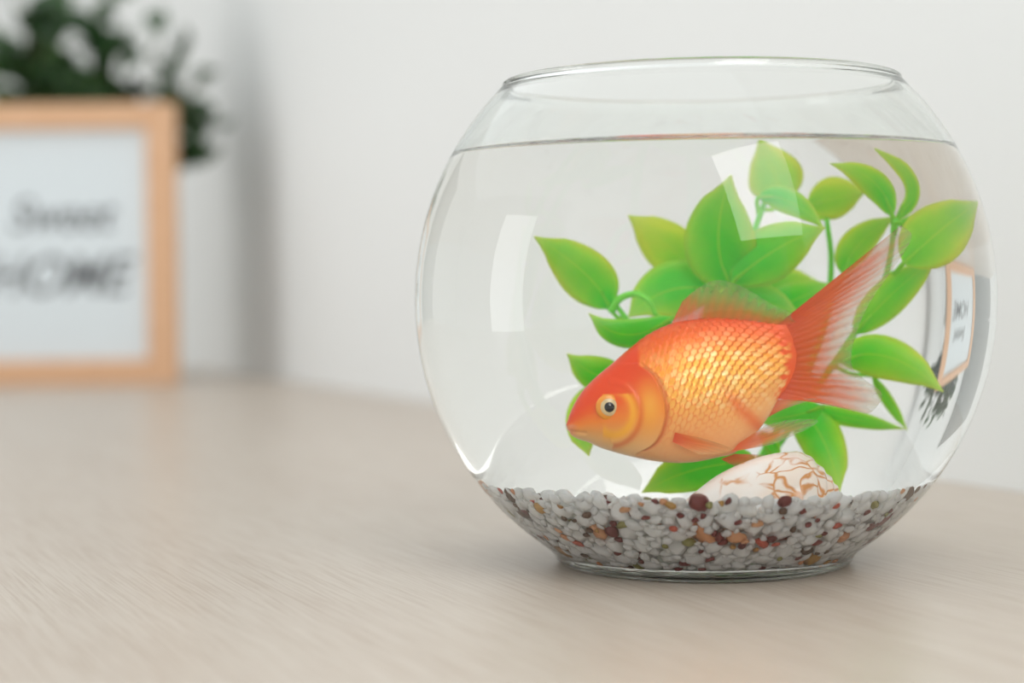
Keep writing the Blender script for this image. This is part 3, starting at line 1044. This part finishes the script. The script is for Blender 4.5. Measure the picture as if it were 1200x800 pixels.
sp_ = resample([(0.00, 2.2), (0.10, 5.6), (0.25, 10.0), (0.42, 13.0), (0.60, 14.6), (0.74, 14.9), (0.81, 13.6), (0.86, 11.6), (0.895, 10.6), (0.915, 8.8), (0.945, 8.0), (0.962, 6.0), (0.985, 5.2), (1.0, 3.2), (1.03, 0.6)], 60)
V, F = [], []
SEG = 64
for i, (a, r) in enumerate(sp_):
    for k_ in range(SEG + 1):
        an = 2 * PI * k_ / SEG
        whorl = 1.0 + (0.10 * (k_ / SEG) if a < 0.84 else 0.05 * (k_ / SEG))     # outer lip stands over the body whorl
        sh_ = 0.03 * (k_ / SEG) * (0.3 if a < 0.8 else 1.0)
        rr_ = float(r) / 1000 * whorl * (1 + 0.012 * math.sin(5 * an + 9 * a))
        phi = an + 2.2
        V.append(A + ax * ((float(a) + sh_) * 0.043) + rr_ * (math.cos(phi) * e1 + math.sin(phi) * e2))
nr = SEG + 1
for i in range(len(sp_) - 1):
    for k_ in range(SEG):
        F.append((i * nr + k_, i * nr + k_ + 1, (i + 1) * nr + k_ + 1, (i + 1) * nr + k_))
    F.append((i * nr + SEG, i * nr, (i + 1) * nr, (i + 1) * nr + SEG))
F.append(tuple(range(nr - 1, -1, -1)))
F.append(tuple((len(sp_) - 1) * nr + k_ for k_ in range(nr)))
SO = Vector((0.013, -0.024, 0.034))
shell = mesh_obj('sea_shell', [p - SO for p in V], F, M['shell'])
shell.location = SO
tag(shell, 'white sea shell with orange net markings half buried in the bowl gravel', 'shell')

# ------------------------------------------------------------------ picture frame
FX1, FYF, FH, FW_, FT = -0.4045, 1.212, 0.284, 0.285, 0.018
BW = 0.030
fr = empty('picture_frame', (FX1 - FW_ / 2, FYF, 0))
fr.rotation_euler = (-0.020, 0.0105 * 0.0, 0.0)
tag(fr, 'pale wooden picture frame with handwritten lettering standing on the table', 'picture frame')
for sx in (-1, 1):
    box('frame_rail', (sx * (FW_ - BW) / 2, FT / 2, FH / 2), (BW, FT, FH), M['frame_wood'], fr, 0.002)
for zz in (BW * 0.42, FH - BW * 0.42):
    box('frame_rail', (0, FT / 2, zz), (FW_ - 2 * BW + 0.001, FT, BW * 0.84), M['frame_wood'], fr, 0.002)
box('paper', (0, FT * 0.62, FH / 2), (FW_ - 2 * BW + 0.004, 0.002, FH - 2 * BW + 0.012), M['paper'], fr)
box('backing_board', (0, FT * 0.85, FH / 2), (FW_ - 2 * BW + 0.004, 0.004, FH - 2 * BW + 0.012), M['backing'], fr)
def lettering(txt, x, z, size, shear, xs):
    cu = bpy.data.curves.new('lettering', 'FONT')
    cu.body = txt
    cu.size = size
    cu.shear = shear
    cu.extrude = 0.0002
    cu.offset = 0.0004
    cu.space_character = 1.0
    cu.align_x = 'CENTER'
    tmp = bpy.data.objects.new('tmp_text', cu)
    COL.objects.link(tmp)
    me = bpy.data.meshes.new_from_object(tmp.evaluated_get(bpy.context.evaluated_depsgraph_get()))
    bpy.data.objects.remove(tmp)
    me.name = 'lettering'
    me.materials.clear()
    me.materials.append(M['ink'])
    o = bpy.data.objects.new('lettering', me)
    o.location = (x, FT * 0.62 - 0.0013, z)
    o.rotation_euler = (PI / 2, 0, 0)
    o.scale = (xs, 1, 1)
    link(o, fr)
    return o
bpy.context.view_layer.update()
lettering('Sweet', 0.023, 0.157, 0.046, 0.35, 0.92)
lettering('HOME', 0.017, 0.092, 0.056, 0.35, 0.92)

# ------------------------------------------------------------------ potted plant behind the frame
pp = empty('potted_plant', (-0.488, 1.320, 0))
tag(pp, 'leafy dark green houseplant in a white pot behind the picture frame', 'houseplant')
v, f = lathe([(0, 0), (0.040, 0), (0.043, 0.002), (0.056, 0.125), (0.060, 0.127), (0.061, 0.142), (0.056, 0.143), (0.053, 0.128), (0, 0.126)], 64)
mesh_obj('pot', v, f, M['pot'], pp)
v, f = lathe([(0, 0.1265), (0.0535, 0.1265), (0.050, 0.132), (0.02, 0.135), (0, 0.135)], 48)
mesh_obj('soil', v, f, M['soil'], pp)
M['house_leaf'] = mat_leaf('houseplant_leaf', srgb(24, 62, 22), srgb(66, 108, 44), srgb(70, 110, 50), 0.4, 0.2)
M['house_stem'] = plain('houseplant_stem', srgb(88, 96, 52), 0.6)
hv = []
for k_ in range(4):
    L = 0.05
    mp = [np.array([0, 0, 0]), np.array([0.002 * k_, 0, L * 0.33]), np.array([0, -0.004 * (k_ - 1), L * 0.66]), np.array([0, -0.010 + 0.004 * k_, L])]
    V, F, U = leaf_geo(mp, 0.026 + 0.003 * k_, 0.2 * (k_ - 1.5), nl=9, nc=5, fold=0.3, wav=0.1, thick=0.0004, profile=ovate)
    me_o = uv_obj('leaf', V, F, U, M['house_leaf'], pp)
    hv.append(me_o.data)
    bpy.data.objects.remove(me_o)
rp = random.Random(5)
stems = []
def add_leaf(p, dirv, scale):
    o = bpy.data.objects.new('leaf', hv[rp.randrange(4)])
    q = Vector(dirv).to_track_quat('Z', 'Y')
    o.matrix_local = Matrix.Translation(p) @ q.to_matrix().to_4x4() @ Matrix.Rotation(rp.uniform(0, 2 * PI), 4, 'Z') @ Matrix.Scale(scale, 4)
    o.color = (rp.uniform(0.5, 1.15), 0, 0, 1)
    link(o, pp)
def add_stem(pts, r0_=0.0028):
    q = spline(pts, 16)
    v, f = tube_geo(q, [r0_ * (1 - 0.6 * i / 15) for i in range(16)], 6)
    mesh_obj('stem', v, f, M['house_stem'], pp)
    return q
# dense low crown
for k_ in range(26):
    a = rp.uniform(0, 2 * PI)
    ln = rp.uniform(0.02, 0.125)
    hx = 0.30 + rp.uniform(-0.03, 0.12) * (1 - 5 * max(ln * math.cos(a) - 0.03, 0))
    tip_ = np.array([ln * math.cos(a) - 0.01, 0.6 * ln * math.sin(a), hx])
    base_ = np.array([0.02 * math.cos(a), 0.02 * math.sin(a), 0.132])
    q = add_stem([base_, (base_ * 0.6 + tip_ * 0.4) + np.array([0, 0, 0.01]), tip_])
    for j in range(6, 16, 1):
        if q[j][2] < 0.2: continue
        d = np.array([rp.gauss(0, 1), rp.gauss(0, 0.8), rp.uniform(-0.1, 1.0)])
        add_leaf(q[j], d / np.linalg.norm(d), rp.uniform(0.7, 1.1))
# sprigs reaching past the frame's right edge
q = add_stem([np.array([0.02, 0, 0.132]), np.array([0.045, -0.01, 0.27]), np.array([0.060, -0.01, 0.305]), np.array([0.076, -0.01, 0.345])])
for j, d in ((11, (0.2, 0.1, 1)), (13, (0.1, 0, 1)), (15, (0.15, 0, 1)), (12, (-0.8, 0.2, 0.6))):
    add_leaf(q[j], d, 0.62)
q = add_stem([np.array([0.02, 0.01, 0.132]), np.array([0.05, 0.0, 0.29]), np.array([0.075, 0, 0.300]), np.array([0.098, 0.0, 0.318])], 0.002)
add_leaf(q[15], (0.6, 0.1, 0.5), 0.45)
q = add_stem([np.array([0.03, 0.01, 0.132]), np.array([0.055, 0.0, 0.285]), np.array([0.078, -0.005, 0.285]), np.array([0.084, -0.01, 0.250])], 0.002)
for j, d in ((12, (0.3, 0, -1)), (14, (0.1, 0.2, -1)), (15, (-0.05, 0, -1))):
    add_leaf(q[j], d, 0.62)

# ------------------------------------------------------------------ turn the place so that the back wall lies along the x axis
bpy.context.view_layer.update()
for o in list(COL.objects):
    if o.parent is None and o.type not in ('CAMERA', 'LIGHT'):
        o.matrix_world = TURN @ o.matrix_world
